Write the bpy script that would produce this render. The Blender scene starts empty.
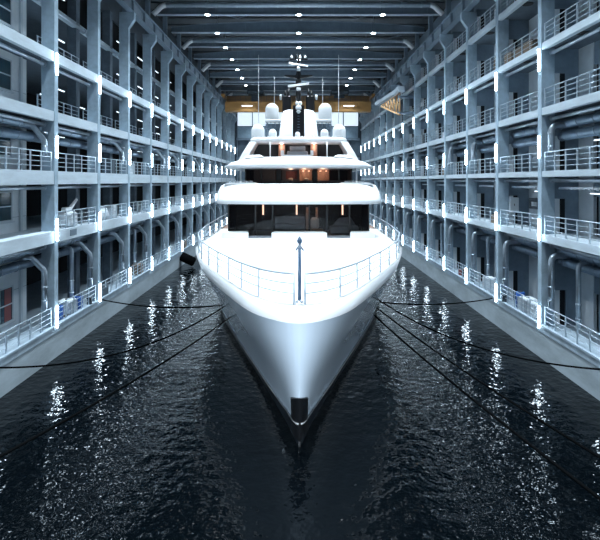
import bpy, math, random
from mathutils import Vector
random.seed(7)
C = bpy.context.scene.collection
PI = math.pi

# ------------------------------------------------------------------ materials
def mat(name, col, rough=0.6, metal=0.0, noise=0.0, nscale=2.0, bump=0.0, bscale=8.0, emit=None, estr=0.0, coat=0.0, stretch=(1, 1, 1), ior=1.5):
    m = bpy.data.materials.new(name); m.use_nodes = True
    nt = m.node_tree; b = nt.nodes['Principled BSDF']
    b.inputs['Base Color'].default_value = (*col, 1)
    b.inputs['Roughness'].default_value = rough
    b.inputs['Metallic'].default_value = metal
    b.inputs['Coat Weight'].default_value = coat
    b.inputs['IOR'].default_value = ior
    tc = nt.nodes.new('ShaderNodeTexCoord'); mp = nt.nodes.new('ShaderNodeMapping')
    mp.inputs['Scale'].default_value = stretch
    nt.links.new(tc.outputs['Object'], mp.inputs['Vector'])
    if noise > 0:
        n = nt.nodes.new('ShaderNodeTexNoise'); n.inputs['Scale'].default_value = nscale
        n.inputs['Detail'].default_value = 6; n.inputs['Roughness'].default_value = 0.65
        nt.links.new(mp.outputs[0], n.inputs['Vector'])
        r = nt.nodes.new('ShaderNodeValToRGB')
        r.color_ramp.elements[0].position = 0.3; r.color_ramp.elements[1].position = 0.7
        lo = [c * (1 - noise) for c in col]; hi = [min(1, c * (1 + noise * 0.6)) for c in col]
        r.color_ramp.elements[0].color = (*lo, 1); r.color_ramp.elements[1].color = (*hi, 1)
        nt.links.new(n.outputs['Fac'], r.inputs['Fac']); nt.links.new(r.outputs['Color'], b.inputs['Base Color'])
    if bump > 0:
        n2 = nt.nodes.new('ShaderNodeTexNoise'); n2.inputs['Scale'].default_value = bscale; n2.inputs['Detail'].default_value = 4
        nt.links.new(mp.outputs[0], n2.inputs['Vector'])
        bp = nt.nodes.new('ShaderNodeBump'); bp.inputs['Strength'].default_value = bump; bp.inputs['Distance'].default_value = 0.03
        nt.links.new(n2.outputs['Fac'], bp.inputs['Height']); nt.links.new(bp.outputs['Normal'], b.inputs['Normal'])
    if emit:
        b.inputs['Emission Color'].default_value = (*emit, 1); b.inputs['Emission Strength'].default_value = estr
    return m

M = {}
M['concrete'] = mat('concrete', (.38, .50, .60), .8, noise=.28, nscale=.9, bump=.3, bscale=6)
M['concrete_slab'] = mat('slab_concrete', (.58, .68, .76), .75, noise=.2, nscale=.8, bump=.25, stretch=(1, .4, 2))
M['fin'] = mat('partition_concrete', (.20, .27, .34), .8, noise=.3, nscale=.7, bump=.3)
M['quay'] = mat('quay_concrete', (.38, .45, .50), .7, noise=.3, nscale=.5, bump=.3, stretch=(1, .5, 1.5))
M['quay_cap'] = mat('quay_cap_concrete', (.36, .45, .53), .7, noise=.2, nscale=1.5)
M['panel'] = mat('pale_panel', (.74, .80, .85), .6, noise=.12, nscale=.6)
M['leaf'] = mat('door_paint', (.82, .87, .91), .5)
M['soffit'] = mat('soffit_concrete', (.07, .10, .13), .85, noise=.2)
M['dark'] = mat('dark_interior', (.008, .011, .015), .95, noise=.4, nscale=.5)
M['dimwall'] = mat('dim_wall', (.07, .10, .13), .85, noise=.4, nscale=.5)
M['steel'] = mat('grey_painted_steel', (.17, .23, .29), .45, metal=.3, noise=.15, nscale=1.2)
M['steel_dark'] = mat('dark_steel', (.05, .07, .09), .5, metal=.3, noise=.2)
M['galv'] = mat('galvanised_steel', (.50, .58, .66), .3, metal=.75, noise=.15, nscale=3)
M['pipe'] = mat('duct_steel', (.22, .29, .37), .35, metal=.6, noise=.2, nscale=1.5)
M['duct'] = mat('roof_duct', (.42, .50, .58), .4, metal=.3, noise=.15)
M['rail'] = mat('rail_steel', (.44, .53, .61), .4, metal=.4)
M['white_duct'] = mat('white_flexible_duct', (.8, .84, .88), .5)
M['roofsheet'] = mat('roof_sheet', (.035, .045, .055), .7, noise=.2)
M['yellow_steel'] = mat('crane_ochre_paint', (.36, .19, .06), .5, noise=.25, nscale=.7, stretch=(.4, 1, 2))
M['orange_steel'] = mat('jib_ochre_paint', (.62, .36, .16), .5, noise=.15)
M['tube'] = mat('lamp_tube', (.9, .95, 1), .4, emit=(.70, .87, 1.0), estr=25)
M['bay'] = mat('high_bay_lens', (.9, .95, 1), .4, emit=(.85, .93, 1.0), estr=30)
M['strip'] = mat('strip_lens', (.9, .95, 1), .4, emit=(.75, .88, 1.0), estr=2.2)
M['hull'] = mat('hull_gloss_paint', (.62, .73, .84), .16, coat=.5)
M['boot'] = mat('antifouling_black', (.006, .01, .016), .35)
M['yacht'] = mat('yacht_white_gelcoat', (.90, .92, .94), .3, coat=.2)
M['deck'] = mat('foredeck_white', (.88, .90, .92), .6, noise=.03, nscale=3)
M['mark'] = mat('deck_marking', (.74, .77, .80), .6)
M['teak'] = mat('teak_planks', (.36, .22, .17), .6, noise=.3, nscale=3, stretch=(6, .3, 1))
M['glass_frame'] = mat('black_window_frame', (.004, .005, .006), .7)
M['black'] = mat('gloss_black', (.008, .009, .011), .3)
M['stainless'] = mat('stainless_steel', (.75, .78, .82), .18, metal=.9)
M['railpaint'] = mat('pale_rail_finish', (.40, .46, .52), .35, metal=.1)
M['navy'] = mat('dark_blue_staff', (.03, .07, .13), .35)
M['dome'] = mat('radome_white', (.88, .90, .92), .4)
M['warmwood'] = mat('warm_wood', (.42, .26, .19), .5, noise=.25, nscale=2, stretch=(4, 1, .5))
M['darkwood'] = mat('dark_wood', (.035, .022, .018), .5, noise=.3)
M['warm'] = mat('warm_lamp', (1, .7, .5), .4, emit=(1, .58, .40), estr=4)
M['grey'] = mat('grey_fabric', (.22, .24, .27), .8, noise=.1)
M['cream'] = mat('cream_fabric', (.65, .58, .52), .8, noise=.1)
M['rope'] = mat('black_rope', (.003, .0035, .004), 1, ior=1.08)
M['rubber'] = mat('black_rubber', (.003, .0035, .004), 1, ior=1.08)
M['blue'] = mat('blue_plastic', (.02, .10, .38), .4)
M['tank'] = mat('translucent_tank', (.72, .78, .84), .4, noise=.1)
M['red'] = mat('red_paint', (.24, .07, .07), .5)
M['timber'] = mat('timber', (.20, .155, .12), .7, noise=.3, nscale=4)
M['winglass'] = mat('office_glass', (.02, .05, .07), .08, coat=.3)
M['winframe'] = mat('window_frame_paint', (.55, .62, .68), .5)
M['endglow'] = mat('end_wall_glow_panel', (.86, .91, .95), .5, emit=(.72, .86, 1), estr=.85)  # emission added to brighten the upper end wall, no lamp there
M['endblue'] = mat('end_wall_blue_panel', (.30, .42, .52), .6, noise=.15)

def glass_mat():
    m = bpy.data.materials.new('tinted_glass'); m.use_nodes = True
    nt = m.node_tree; nt.nodes.clear()
    o = nt.nodes.new('ShaderNodeOutputMaterial'); t = nt.nodes.new('ShaderNodeBsdfTransparent'); t.inputs[0].default_value = (.62, .62, .62, 1)
    g = nt.nodes.new('ShaderNodeBsdfGlossy'); g.inputs['Roughness'].default_value = .03; g.inputs[0].default_value = (.8, .9, 1, 1)
    f = nt.nodes.new('ShaderNodeFresnel'); f.inputs[0].default_value = 1.25
    x = nt.nodes.new('ShaderNodeMixShader')
    nt.links.new(f.outputs[0], x.inputs[0]); nt.links.new(t.outputs[0], x.inputs[1]); nt.links.new(g.outputs[0], x.inputs[2]); nt.links.new(x.outputs[0], o.inputs[0])
    return m
M['glass'] = glass_mat()

def water_mat():
    m = bpy.data.materials.new('dock_water'); m.use_nodes = True
    nt = m.node_tree; b = nt.nodes['Principled BSDF']
    b.inputs['Base Color'].default_value = (.001, .002, .003, 1)
    b.inputs['Roughness'].default_value = 0; b.inputs['IOR'].default_value = 1.25
    tc = nt.nodes.new('ShaderNodeTexCoord')
    prev = None
    for sc, st, dist, dt in ((.8, 1.0, .05, 1), (2.6, 1.0, .030, 0), (7, 1.0, .011, 0)):
        n = nt.nodes.new('ShaderNodeTexNoise'); n.inputs['Scale'].default_value = sc; n.inputs['Detail'].default_value = dt
        nt.links.new(tc.outputs['Object'], n.inputs['Vector'])
        bp = nt.nodes.new('ShaderNodeBump'); bp.inputs['Strength'].default_value = st; bp.inputs['Distance'].default_value = dist
        nt.links.new(n.outputs['Fac'], bp.inputs['Height'])
        if prev: nt.links.new(prev.outputs['Normal'], bp.inputs['Normal'])
        prev = bp
    nt.links.new(prev.outputs['Normal'], b.inputs['Normal'])
    return m
M['water'] = water_mat()

# ------------------------------------------------------------------ mesh building
class MB:
    def __init__(s): s.v = []; s.f = []; s.mi = []; s.sm = []
    def add(s, vs, fs, mi=0, smooth=False):
        k = len(s.v); s.v += [tuple(p) for p in vs]
        for f in fs: s.f.append([i + k for i in f]); s.mi.append(mi); s.sm.append(smooth)
        return s
    def box(s, x0, x1, y0, y1, z0, z1, mi=0, bev=0.0):
        if x0 > x1: x0, x1 = x1, x0
        if y0 > y1: y0, y1 = y1, y0
        if z0 > z1: z0, z1 = z1, z0
        if bev > 0:
            b = min(bev, (x1 - x0) * .45, (y1 - y0) * .45, (z1 - z0) * .45)
            vs = []; idx = {}
            for ax in range(3):
                for sx in (0, 1):
                    for sy in (0, 1):
                        for sz in (0, 1):
                            p = []
                            for a, (sg, lo, hi) in enumerate(((sx, x0, x1), (sy, y0, y1), (sz, z0, z1))):
                                e = 0 if a == ax else b
                                p.append(hi - e if sg else lo + e)
                            idx[(ax, sx, sy, sz)] = len(vs); vs.append(p)
            fs = []
            for sg in (0, 1):
                fs.append([idx[(0, sg, a, c)] for a, c in ((0, 0), (1, 0), (1, 1), (0, 1))])
                fs.append([idx[(1, a, sg, c)] for a, c in ((0, 0), (1, 0), (1, 1), (0, 1))])
                fs.append([idx[(2, a, c, sg)] for a, c in ((0, 0), (1, 0), (1, 1), (0, 1))])
            for a in (0, 1):
                for c in (0, 1):
                    fs.append([idx[(0, a, c, 0)], idx[(0, a, c, 1)], idx[(1, a, c, 1)], idx[(1, a, c, 0)]])
                    fs.append([idx[(0, a, 0, c)], idx[(0, a, 1, c)], idx[(2, a, 1, c)], idx[(2, a, 0, c)]])
                    fs.append([idx[(1, 0, a, c)], idx[(1, 1, a, c)], idx[(2, 1, a, c)], idx[(2, 0, a, c)]])
                    for d in (0, 1): fs.append([idx[(0, a, c, d)], idx[(1, a, c, d)], idx[(2, a, c, d)]])
            return s.add(vs, fs, mi)
        vs = [(x0, y0, z0), (x1, y0, z0), (x1, y1, z0), (x0, y1, z0), (x0, y0, z1), (x1, y0, z1), (x1, y1, z1), (x0, y1, z1)]
        return s.add(vs, [(0, 3, 2, 1), (4, 5, 6, 7), (0, 1, 5, 4), (1, 2, 6, 5), (2, 3, 7, 6), (3, 0, 4, 7)], mi)
    def tube(s, path, r, n=10, mi=0, cap=True):
        P = [Vector(p) for p in path]; rs = r if isinstance(r, (list, tuple)) else [r] * len(P)
        vs = []; fs = []; u = None
        for k, p in enumerate(P):
            d = ((P[min(k + 1, len(P) - 1)] - p).normalized() + (p - P[max(k - 1, 0)]).normalized())
            d = d.normalized() if d.length > 1e-6 else Vector((0, 0, 1))
            if u is None: u = d.orthogonal().normalized()
            else:
                u = u - d * u.dot(d); u = u.normalized() if u.length > 1e-6 else d.orthogonal().normalized()
            w = d.cross(u)
            for j in range(n):
                a = 2 * PI * j / n; vs.append(p + (u * math.cos(a) + w * math.sin(a)) * rs[k])
        for k in range(len(P) - 1):
            for j in range(n):
                fs.append((k * n + j, k * n + (j + 1) % n, (k + 1) * n + (j + 1) % n, (k + 1) * n + j))
        s.add(vs, fs, mi, True)
        if cap:
            k = len(s.v) - len(vs)
            s.f += [[k + j for j in range(n)][::-1], [k + (len(P) - 1) * n + j for j in range(n)]]; s.mi += [mi, mi]; s.sm += [False, False]
        return s
    def lathe(s, prof, cx, cy, n=20, mi=0):
        vs = []; fs = []
        for r, z in prof:
            for j in range(n):
                a = 2 * PI * j / n; vs.append((cx + r * math.cos(a), cy + r * math.sin(a), z))
        for k in range(len(prof) - 1):
            for j in range(n): fs.append((k * n + j, k * n + (j + 1) % n, (k + 1) * n + (j + 1) % n, (k + 1) * n + j))
        s.add(vs, fs, mi, True)
        k0 = len(s.v) - len(vs)
        s.f += [[k0 + j for j in range(n)][::-1], [k0 + (len(prof) - 1) * n + j for j in range(n)]]; s.mi += [mi, mi]; s.sm += [False, False]
        return s
    def prism(s, poly, axis, a, b, mi=0):
        n = len(poly); vs = []
        for t in (a, b):
            for p, q in poly:
                vs.append({'x': (t, p, q), 'y': (p, t, q), 'z': (p, q, t)}[axis])
        fs = [list(range(n))[::-1], list(range(n, 2 * n))] + [(i, (i + 1) % n, n + (i + 1) % n, n + i) for i in range(n)]
        return s.add(vs, fs, mi)
    def loft(s, rings, mi=0, smooth=True, cap0=True, cap1=True):
        n = len(rings[0]); vs = [p for r in rings for p in r]; fs = []
        for k in range(len(rings) - 1):
            for j in range(n): fs.append((k * n + j, k * n + (j + 1) % n, (k + 1) * n + (j + 1) % n, (k + 1) * n + j))
        s.add(vs, fs, mi, smooth); k0 = len(s.v) - len(vs)
        if cap0: s.f.append([k0 + j for j in range(n)][::-1]); s.mi.append(mi); s.sm.append(False)
        if cap1: s.f.append([k0 + (len(rings) - 1) * n + j for j in range(n)]); s.mi.append(mi); s.sm.append(False)
        return s
    def mesh(s, name, mats):
        me = bpy.data.meshes.new(name); me.from_pydata(s.v, [], s.f)
        for m in (mats if isinstance(mats, (list, tuple)) else [mats]): me.materials.append(M[m] if isinstance(m, str) else m)
        me.polygons.foreach_set('material_index', s.mi); me.polygons.foreach_set('use_smooth', s.sm)
        me.update()
        import bmesh
        bm = bmesh.new(); bm.from_mesh(me); bmesh.ops.recalc_face_normals(bm, faces=bm.faces); bm.to_mesh(me); bm.free()
        return me

def link(name, data, parent=None, loc=(0, 0, 0), rot=(0, 0, 0)):
    o = bpy.data.objects.new(name, data); C.objects.link(o)
    o.location = loc; o.rotation_euler = rot
    if parent: o.parent = parent
    return o
def tag(o, label=None, cat=None, group=None, kind=None):
    if label: o['label'] = label
    if cat: o['category'] = cat
    if group: o['group'] = group
    if kind: o['kind'] = kind
    return o
def part(name, mb, m, parent, label=None, loc=(0, 0, 0)):
    o = link(name, mb.mesh(name, m), parent, loc)
    if label: o['label'] = label
    return o
def struct(name, mb, m, parent=None):
    o = link(name, mb.mesh(name, m), parent)
    if not parent: o['kind'] = 'structure'
    return o
ORD = ['first', 'second', 'third', 'fourth', 'fifth', 'sixth', 'seventh', 'eighth', 'ninth', 'tenth', 'eleventh', 'twelfth', 'thirteenth', 'fourteenth', 'fifteenth', 'sixteenth', 'seventeenth', 'eighteenth']
def lerp_tab(tab, x):
    if x <= tab[0][0]: return tab[0][1]
    for (a, b), (c, d) in zip(tab, tab[1:]):
        if x <= c: return b + (d - b) * (x - a) / (c - a)
    return tab[-1][1]

# ------------------------------------------------------------------ hall measures
W = 14.68; D = 6.5; Y0 = 30.1; NB = 13
def YI(i): return Y0 + D * i
YF, YB = 4.0, 116.5            # where the hall starts and where it ends
ROOFZ = 30.6
LEV = {-1: dict(q=1.85, E=(6.97, 7.67), Dd=(10.5, 11.3), Cc=(14.3, 14.9), B=(17.9, 18.5), A=(21.9, 22.3)),
       1: dict(q=1.95, E=(7.05, 7.5), Dd=(10.95, 11.3), Cc=(14.65, 15.1), B=(18.6, 19.0), A=(22.45, 22.85))}
SIDE = {-1: 'left', 1: 'right'}
GN = {'q': 'quay', 'E': 'first gallery', 'Dd': 'second gallery', 'Cc': 'third gallery', 'B': 'fourth gallery', 'A': 'fifth gallery'}
def sx(sd, a, b):      # an x range measured outwards from the hall's axis
    return (a, b) if sd > 0 else (-b, -a)

# water and basin
w = MB(); w.add([(-W, -20, 0), (W, -20, 0), (W, YB, 0), (-W, YB, 0)], [(0, 1, 2, 3)])
tag(link('water', w.mesh('water', 'water')), 'dark rippled dock water around the yacht', 'water', kind='stuff')
struct('floor', MB().box(-W - 9, W + 9, -20, YB + 2, -6, -5.5), 'quay_cap')

for sd in (-1, 1):
    n = SIDE[sd]; q = LEV[sd]['q']
    a, b = sx(sd, W, 23)
    mb = MB().box(a, b, YF - 20, YB, -5.5, q - .35)
    struct('quay_wall_' + n, mb, 'quay')
    a, b = sx(sd, W - .04, 23)
    mb = MB().box(a, b, YF - 20, YB, q - .35, q)
    a, b = sx(sd, W - .08, W + .25); mb.box(a, b, YF - 20, YB, q, q + .12)
    struct('floor_quay_' + n, mb, 'quay_cap')
    # gallery slabs
    for key in ('E', 'Dd', 'Cc', 'B', 'A'):
        z0, z1 = LEV[sd][key]
        far = 22.9 if sd < 0 else 20
        if sd < 0 and key == 'A': a, b = sx(sd, 16.2, far)
        else: a, b = sx(sd, W, far)
        mb = MB().box(a, b, YF - 10, YB, z1 - .12, z1)
        if sd < 0 and key == 'A': a, b = sx(sd, 16.2, 16.5)
        else: a, b = sx(sd, W, W + .3)
        mb.box(a, b, YF - 10, YB, z0, z1 - .12)
        a, b = sx(sd, (16.5 if (sd < 0 and key == 'A') else W + .3), far)
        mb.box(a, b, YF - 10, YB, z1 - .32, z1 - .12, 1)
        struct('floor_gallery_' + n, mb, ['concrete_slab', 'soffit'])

# outer walls
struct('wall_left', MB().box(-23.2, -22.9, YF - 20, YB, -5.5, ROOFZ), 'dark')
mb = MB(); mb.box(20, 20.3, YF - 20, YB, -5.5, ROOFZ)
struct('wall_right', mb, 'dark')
# upper walls behind the crane rail
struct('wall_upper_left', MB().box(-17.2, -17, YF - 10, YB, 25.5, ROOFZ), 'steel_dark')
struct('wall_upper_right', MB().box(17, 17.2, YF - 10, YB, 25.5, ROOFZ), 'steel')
# roof
mb = MB()
for k in range(0, 52):
    y = YF - 20 + k * 2.65
    mb.box(-23.2, 23.2, y, y + 1.3, ROOFZ, ROOFZ + .15)
mb.box(-23.2, 23.2, YF - 20, YB, ROOFZ + .15, ROOFZ + .4)
struct('ceiling', mb, 'roofsheet')

# back wall of the hall
yb = YB
mb = MB().box(-23, 23, yb, yb + .4, -5.5, ROOFZ)
bw = struct('wall_back', mb, 'dimwall')
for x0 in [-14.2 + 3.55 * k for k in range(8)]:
    tag(part('wall_panel', MB().box(x0 + .08, x0 + 3.4, yb - .12, yb, 23.6, 29.4), 'endglow', bw), 'white upper wall panel with added glow')
    tag(part('wall_panel', MB().box(x0 + .08, x0 + 3.4, yb - .12, yb, 20.8, 23.4), 'endblue', bw), 'blue grey wall panel')
    part('wall_post', MB().box(x0 - .1, x0 + .06, yb - .4, yb, 1.9, 29.4), 'steel', bw)
part('cross_beam', MB().box(-14.4, 14.4, yb - .6, yb - .1, 20.2, 20.75), 'steel', bw)
part('cross_beam', MB().box(-14.4, 14.4, yb - .6, yb - .1, 15.6, 16.2), 'steel', bw)
part('cross_beam', MB().box(-14.4, 14.4, yb - .6, yb - .1, 9.6, 10.4), 'steel', bw)

# ------------------------------------------------------------------ columns
def col_mesh(sd):
    q = LEV[sd]['q'] + .0
    pr = [(W - .03, q), (W + .76, q), (W + .76, 25.3), (W - .52, 25.3), (W - .52, 24.65), (W - .03, 23.95)]
    if sd < 0: pr = [(-x, z) for x, z in pr]
    mb = MB().prism(pr, 'y', -.2, .25)
    return mb.mesh('concrete_column', 'concrete')
colm = {sd: col_mesh(sd) for sd in (-1, 1)}
upm = {}
for sd in (-1, 1):
    a, b = sx(sd, W + .1, W + .55)
    upm[sd] = MB().box(a, b, -.15, .2, 25.3, 30.1).mesh('upper_post', 'steel')
for sd in (-1, 1):
    for i in range(-2, NB + 1):
        o = link('concrete_column', colm[sd], None, (0, YI(i), 0))
        tag(o, f'pale concrete column with corbel top, {ORD[i+2]} of the {SIDE[sd]} row', 'column', f'concrete columns of the {SIDE[sd]} gallery wall')
        link('upper_post', upm[sd], o)
# inner columns of the left building
M['inner'] = mat('inner_concrete_shaded', (.11, .15, .19), .85, noise=.3)  # column concrete darkened, the interior shade is put into the colour
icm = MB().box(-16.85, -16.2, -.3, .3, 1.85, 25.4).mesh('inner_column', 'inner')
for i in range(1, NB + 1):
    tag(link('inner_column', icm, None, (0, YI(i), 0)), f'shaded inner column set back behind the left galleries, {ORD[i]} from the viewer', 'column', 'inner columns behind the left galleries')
icm2 = MB().box(-20.3, -19.8, -.25, .25, 1.85, 25.4).mesh('inner_column', 'fin')
# right partitions with a doorway on each storey
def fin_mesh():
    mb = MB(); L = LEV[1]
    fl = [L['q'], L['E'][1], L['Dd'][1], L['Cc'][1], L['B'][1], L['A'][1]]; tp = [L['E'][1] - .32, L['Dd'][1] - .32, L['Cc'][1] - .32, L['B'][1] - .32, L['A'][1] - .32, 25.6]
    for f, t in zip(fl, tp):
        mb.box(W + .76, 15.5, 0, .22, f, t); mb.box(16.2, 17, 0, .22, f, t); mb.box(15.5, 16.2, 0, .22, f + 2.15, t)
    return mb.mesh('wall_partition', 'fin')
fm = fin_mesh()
shade_fill = MB().box(15.86, 16.18, .03, .09, 0, 2.12).mesh('door_leaf_and_shade', 'dark')  # dark sheet filling the open part of the doorway, painted as its shade
lm = MB().box(15.52, 15.86, .02, .08, 0, 2.12).mesh('door_leaf_and_shade', 'leaf')
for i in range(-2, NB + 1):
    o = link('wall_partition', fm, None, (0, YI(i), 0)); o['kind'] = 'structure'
    for key in ('q', 'E', 'Dd', 'Cc', 'B', 'A'):
        z = LEV[1][key] if key == 'q' else LEV[1][key][1]
        link('door_leaf_and_shade', lm, o, (0, 0, z)); link('door_leaf_and_shade', shade_fill, o, (0, 0, z))
# inner wall behind the right galleries: pale panel next to each partition, then a dark recess, then wall
for key, nx in (('q', 'E'), ('E', 'Dd'), ('Dd', 'Cc'), ('Cc', 'B'), ('B', 'A'), ('A', None)):
    z = LEV[1][key] if key == 'q' else LEV[1][key][1]
    t = LEV[1][nx][1] - .32 if nx else 25.6
    mb = MB()
    for i in range(-2, NB):
        y = YI(i)
        mb.box(17, 17.2, y + .22, y + 3.2, z, t, 1)
        mb.box(17, 17.2, y + D - 1.5, y + D, z, t, 0)
        mb.box(17.05, 17.2, y + 3.2, y + D - 1.5, z + 2.3, t, 1)
        mb.box(17, 17.2, y + D - 2.2, y + D - 2.0, z, z + 2.3, 1)
    struct('wall_inner_right', mb, ['panel', 'fin'])

# ------------------------------------------------------------------ railings
RL = D - .6
def rail_parts():
    top = MB().tube([(0, -RL / 2, 1.12), (0, RL / 2, 1.12)], .032, 6).mesh('top_rail', 'rail')
    low = MB().tube([(0, -RL / 2, 0), (0, RL / 2, 0)], .02, 5).mesh('lower_rail', 'rail')
    post = MB().box(-.025, .025, -.05, .05, 0, 1.12).mesh('post', 'rail')
    return top, low, post
rt, rlw, rp = rail_parts()
mb = MB().tube([(0, -RL / 2, 1.12), (0, RL / 2, 1.12)], .032, 6)
for z in (.28, .56, .84): mb.tube([(0, -RL / 2, z), (0, RL / 2, z)], .02, 5)
for k in range(6): y = -RL / 2 + .1 + k * (RL - .2) / 5; mb.box(-.025, .025, y - .05, y + .05, 0, 1.12)
whole = mb.mesh('railing', 'rail')
def railing(sd, key, i, x, z):
    lab = f'grey steel railing along the {SIDE[sd]} {GN[key]}, {ORD[i+1]} bay from the viewer'
    if key in ('Cc', 'B') and sd < 0: lab = f'dark railing set back inside the left {GN[key]}, {ORD[i+1]} bay from the viewer'
    grp = f'railings of the {SIDE[sd]} {GN[key]}'
    c = (x, YI(i) + D / 2 + .02, z)
    if i <= 4:
        r = tag(link('railing', None, None, c), lab, 'railing', grp)
        link('top_rail', rt, r)
        for h in (.28, .56, .84): link('lower_rail', rlw, r, (0, 0, h))
        for k in range(6): link('post', rp, r, (0, -RL / 2 + .1 + k * (RL - .2) / 5, 0))
    else:
        tag(link('railing', whole, None, c), lab, 'railing', grp)
for i in range(-1, NB):
    for key in ('q', 'E', 'Dd', 'Cc', 'B', 'A'):
        z = LEV[1][key] + .12 if key == 'q' else LEV[1][key][1]
        railing(1, key, i, W + .1, z)
    for key in ('q', 'E', 'Dd'):
        if key == 'E' and i == -1: continue
        z = LEV[-1][key] + .12 if key == 'q' else LEV[-1][key][1]
        railing(-1, key, i, -W - .1, z)
    if i >= 0:
        for key in ('Cc', 'B'): railing(-1, key, i, -16.0, LEV[-1][key][1])

# ------------------------------------------------------------------ tube lamps on the columns
tl = MB().tube([(0, 0, -.66), (0, 0, .66)], .072, 12).mesh('diffuser', 'tube')
tb = MB().box(-.03, .03, -.06, .06, -.7, .7).mesh('backplate', 'steel')
TZ = {'q': 2.55, 'E': 7.75, 'Dd': 12.75, 'B': 17.75}
TN = {'q': 'at quay level', 'E': 'at the first gallery', 'Dd': 'just above the second gallery', 'B': 'under the fourth gallery'}
for sd in (-1, 1):
    for i in range(-1, NB + 1):
        for k, z in TZ.items():
            if k == 'q' : z = 2.5
            dz = .25 if (sd > 0 and k == 'B') else 0
            o = tag(link('tube_lamp', None, None, (sd * (W - .13), YI(i) - .08, z + dz)),
                    f'white tube lamp {TN[k]}, {ORD[i+2]} {SIDE[sd]} column', 'wall lamp', f'tube lamps {TN[k]} on the {SIDE[sd]} wall')
            link('diffuser', tl, o, (0, 0, 0)); link('backplate', tb, o, (sd * .07, 0, 0))

# ------------------------------------------------------------------ pipes
def ringed(path, r, ring=True, n=14):
    mb = MB().tube(path, r, n)
    return mb
for sd in (-1, 1):
    s = SIDE[sd]
    for nm, z, x, r, lab in (('upper', 14.05 if sd < 0 else 14.1, 15.95, .29, 'second gallery'), ('lower', 13.35 if sd < 0 else 13.4, 16.0, .29, 'second gallery'),
                             ('upper', 6.5, 15.95, .27, 'quay'), ('lower', 5.85, 16.0, .27, 'quay')):
        if sd < 0 and nm == 'upper': pass
        mb = MB().tube([(sd * x, YF, z), (sd * x, YB - .2, z)], r, 16)
        y = YF
        while y < YB - 2:
            mb.tube([(sd * x, y, z), (sd * x, y + .08, z)], r + .025, 16); y += 1.6
        tag(link('ventilation_pipe', mb.mesh('ventilation_pipe', 'pipe')), f'long grey ventilation pipe running above the {s} {lab}, {nm} of the pair', 'pipe', f'paired pipes above the {s} {lab}')
    for key in ('E', 'Dd', 'Cc', 'B', 'A'):
        z = LEV[sd][key][0] - .2
        x = W + .55
        if sd < 0 and key == 'A': z = 21.6; x = 15.6
        if sd > 0: z -= .02
        for i in range(-1, NB):
            mb = MB().tube([(0, -RL / 2 + .1, 0), (0, RL / 2 - .1, 0)], .11, 10)
            mb.tube([(0, -RL / 2 + .02, 0), (0, -RL / 2 + .12, 0)], .17, 10); mb.tube([(0, RL / 2 - .12, 0), (0, RL / 2 - .02, 0)], .17, 10)
            if i == -1: small = mb.mesh('slab_pipe', 'galv')
            if key == 'A' and sd > 0: continue
            tag(link('slab_pipe', small, None, (sd * x, YI(i) + D / 2, z)), f'thin flanged pipe under the {s} {GN[key]} edge, {ORD[i+1]} bay from the viewer', 'pipe', f'thin pipes under the {s} {GN[key]}')
def elbow(a, b, c, n=6):      # quadratic bend a>b>c
    a, b, c = Vector(a), Vector(b), Vector(c)
    return [a * (1 - t) ** 2 + b * 2 * t * (1 - t) + c * t * t for t in [k / n for k in range(n + 1)]]
def drop(sd, lev, i, kind):
    if lev == 'q': zt, zb = 6.3, 3.1
    else: zt, zb = 14.0, 12.2
    x1 = 16.0
    if kind == 'bend':      # out horizontally, then straight down beside the next column
        x = 14.95; y = D - .75
        path = [(sd * x1, y - .1, zt)] + elbow((sd * (x + .45), y, zt), (sd * x, y, zt), (sd * x, y, zt - .5)) + [(sd * x, y, zb)]
        r = .175
    elif kind == 'diagonal':
        x = 14.97; y = D - .75
        path = [(sd * 15.9, y - .9, zt)] + elbow((sd * 15.6, y - .7, zt), (sd * 15.45, y - .6, zt), (sd * 15.38, y - .5, zt - .15)) + elbow((sd * 15.1, y - .12, zt - .7), (sd * x, y, zt - .85), (sd * x, y, zt - 1.1)) + [(sd * x, y, zb)]
        r = .155
    else:                   # thin one in the middle of the bay
        x = 15.35; y = D - 2.9
        path = [(sd * x1, y, zt - .1)] + elbow((sd * (x + .35), y, zt - .1), (sd * x, y, zt - .1), (sd * x, y, zt - .5)) + [(sd * x, y, zb - .5)]
        r = .13
    mb = MB().tube(path, r, 12)
    p = path[-1]; mb.tube([(p[0], p[1], p[2] + .5), (p[0], p[1], p[2] + .58)], r + .03, 12)
    mb.tube([(p[0], p[1], p[2] + 1.3), (p[0], p[1], p[2] + 1.38)], r + .03, 12)
    return mb
seen = {}
plan = []
for i in range(-1, NB):
    plan.append((1, 'q', i, 'bend')); 
    if i in (-1, 1, 3, 5): plan.append((1, 'q', i, 'thin'))
    plan.append((1, 'Dd', i, 'bend')) if i in (-1, 1, 2, 4, 5, 7) else None
    plan.append((-1, 'q', i, 'diagonal'))
    if i in (0, 2): plan.append((-1, 'q', i, 'thin'))
    if i in (-1, 1, 3, 4, 6, 8): plan.append((-1, 'Dd', i, 'diagonal'))
for sd, lev, i, kd in plan:
    k = (sd, lev, kd)
    if k not in seen: seen[k] = drop(sd, lev, i, kd).mesh('drop_pipe', 'galv')
    nm = {'bend': 'elbowed', 'diagonal': 'slanting', 'thin': 'slender'}[kd]
    tag(link('drop_pipe', seen[k], None, (0, YI(i), 0)), f'{nm} silver drop pipe on the {SIDE[sd]} {GN[lev]}, {ORD[i+1]} bay from the viewer', 'pipe', f'{nm} drop pipes on the {SIDE[sd]} {GN[lev]}')

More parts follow.
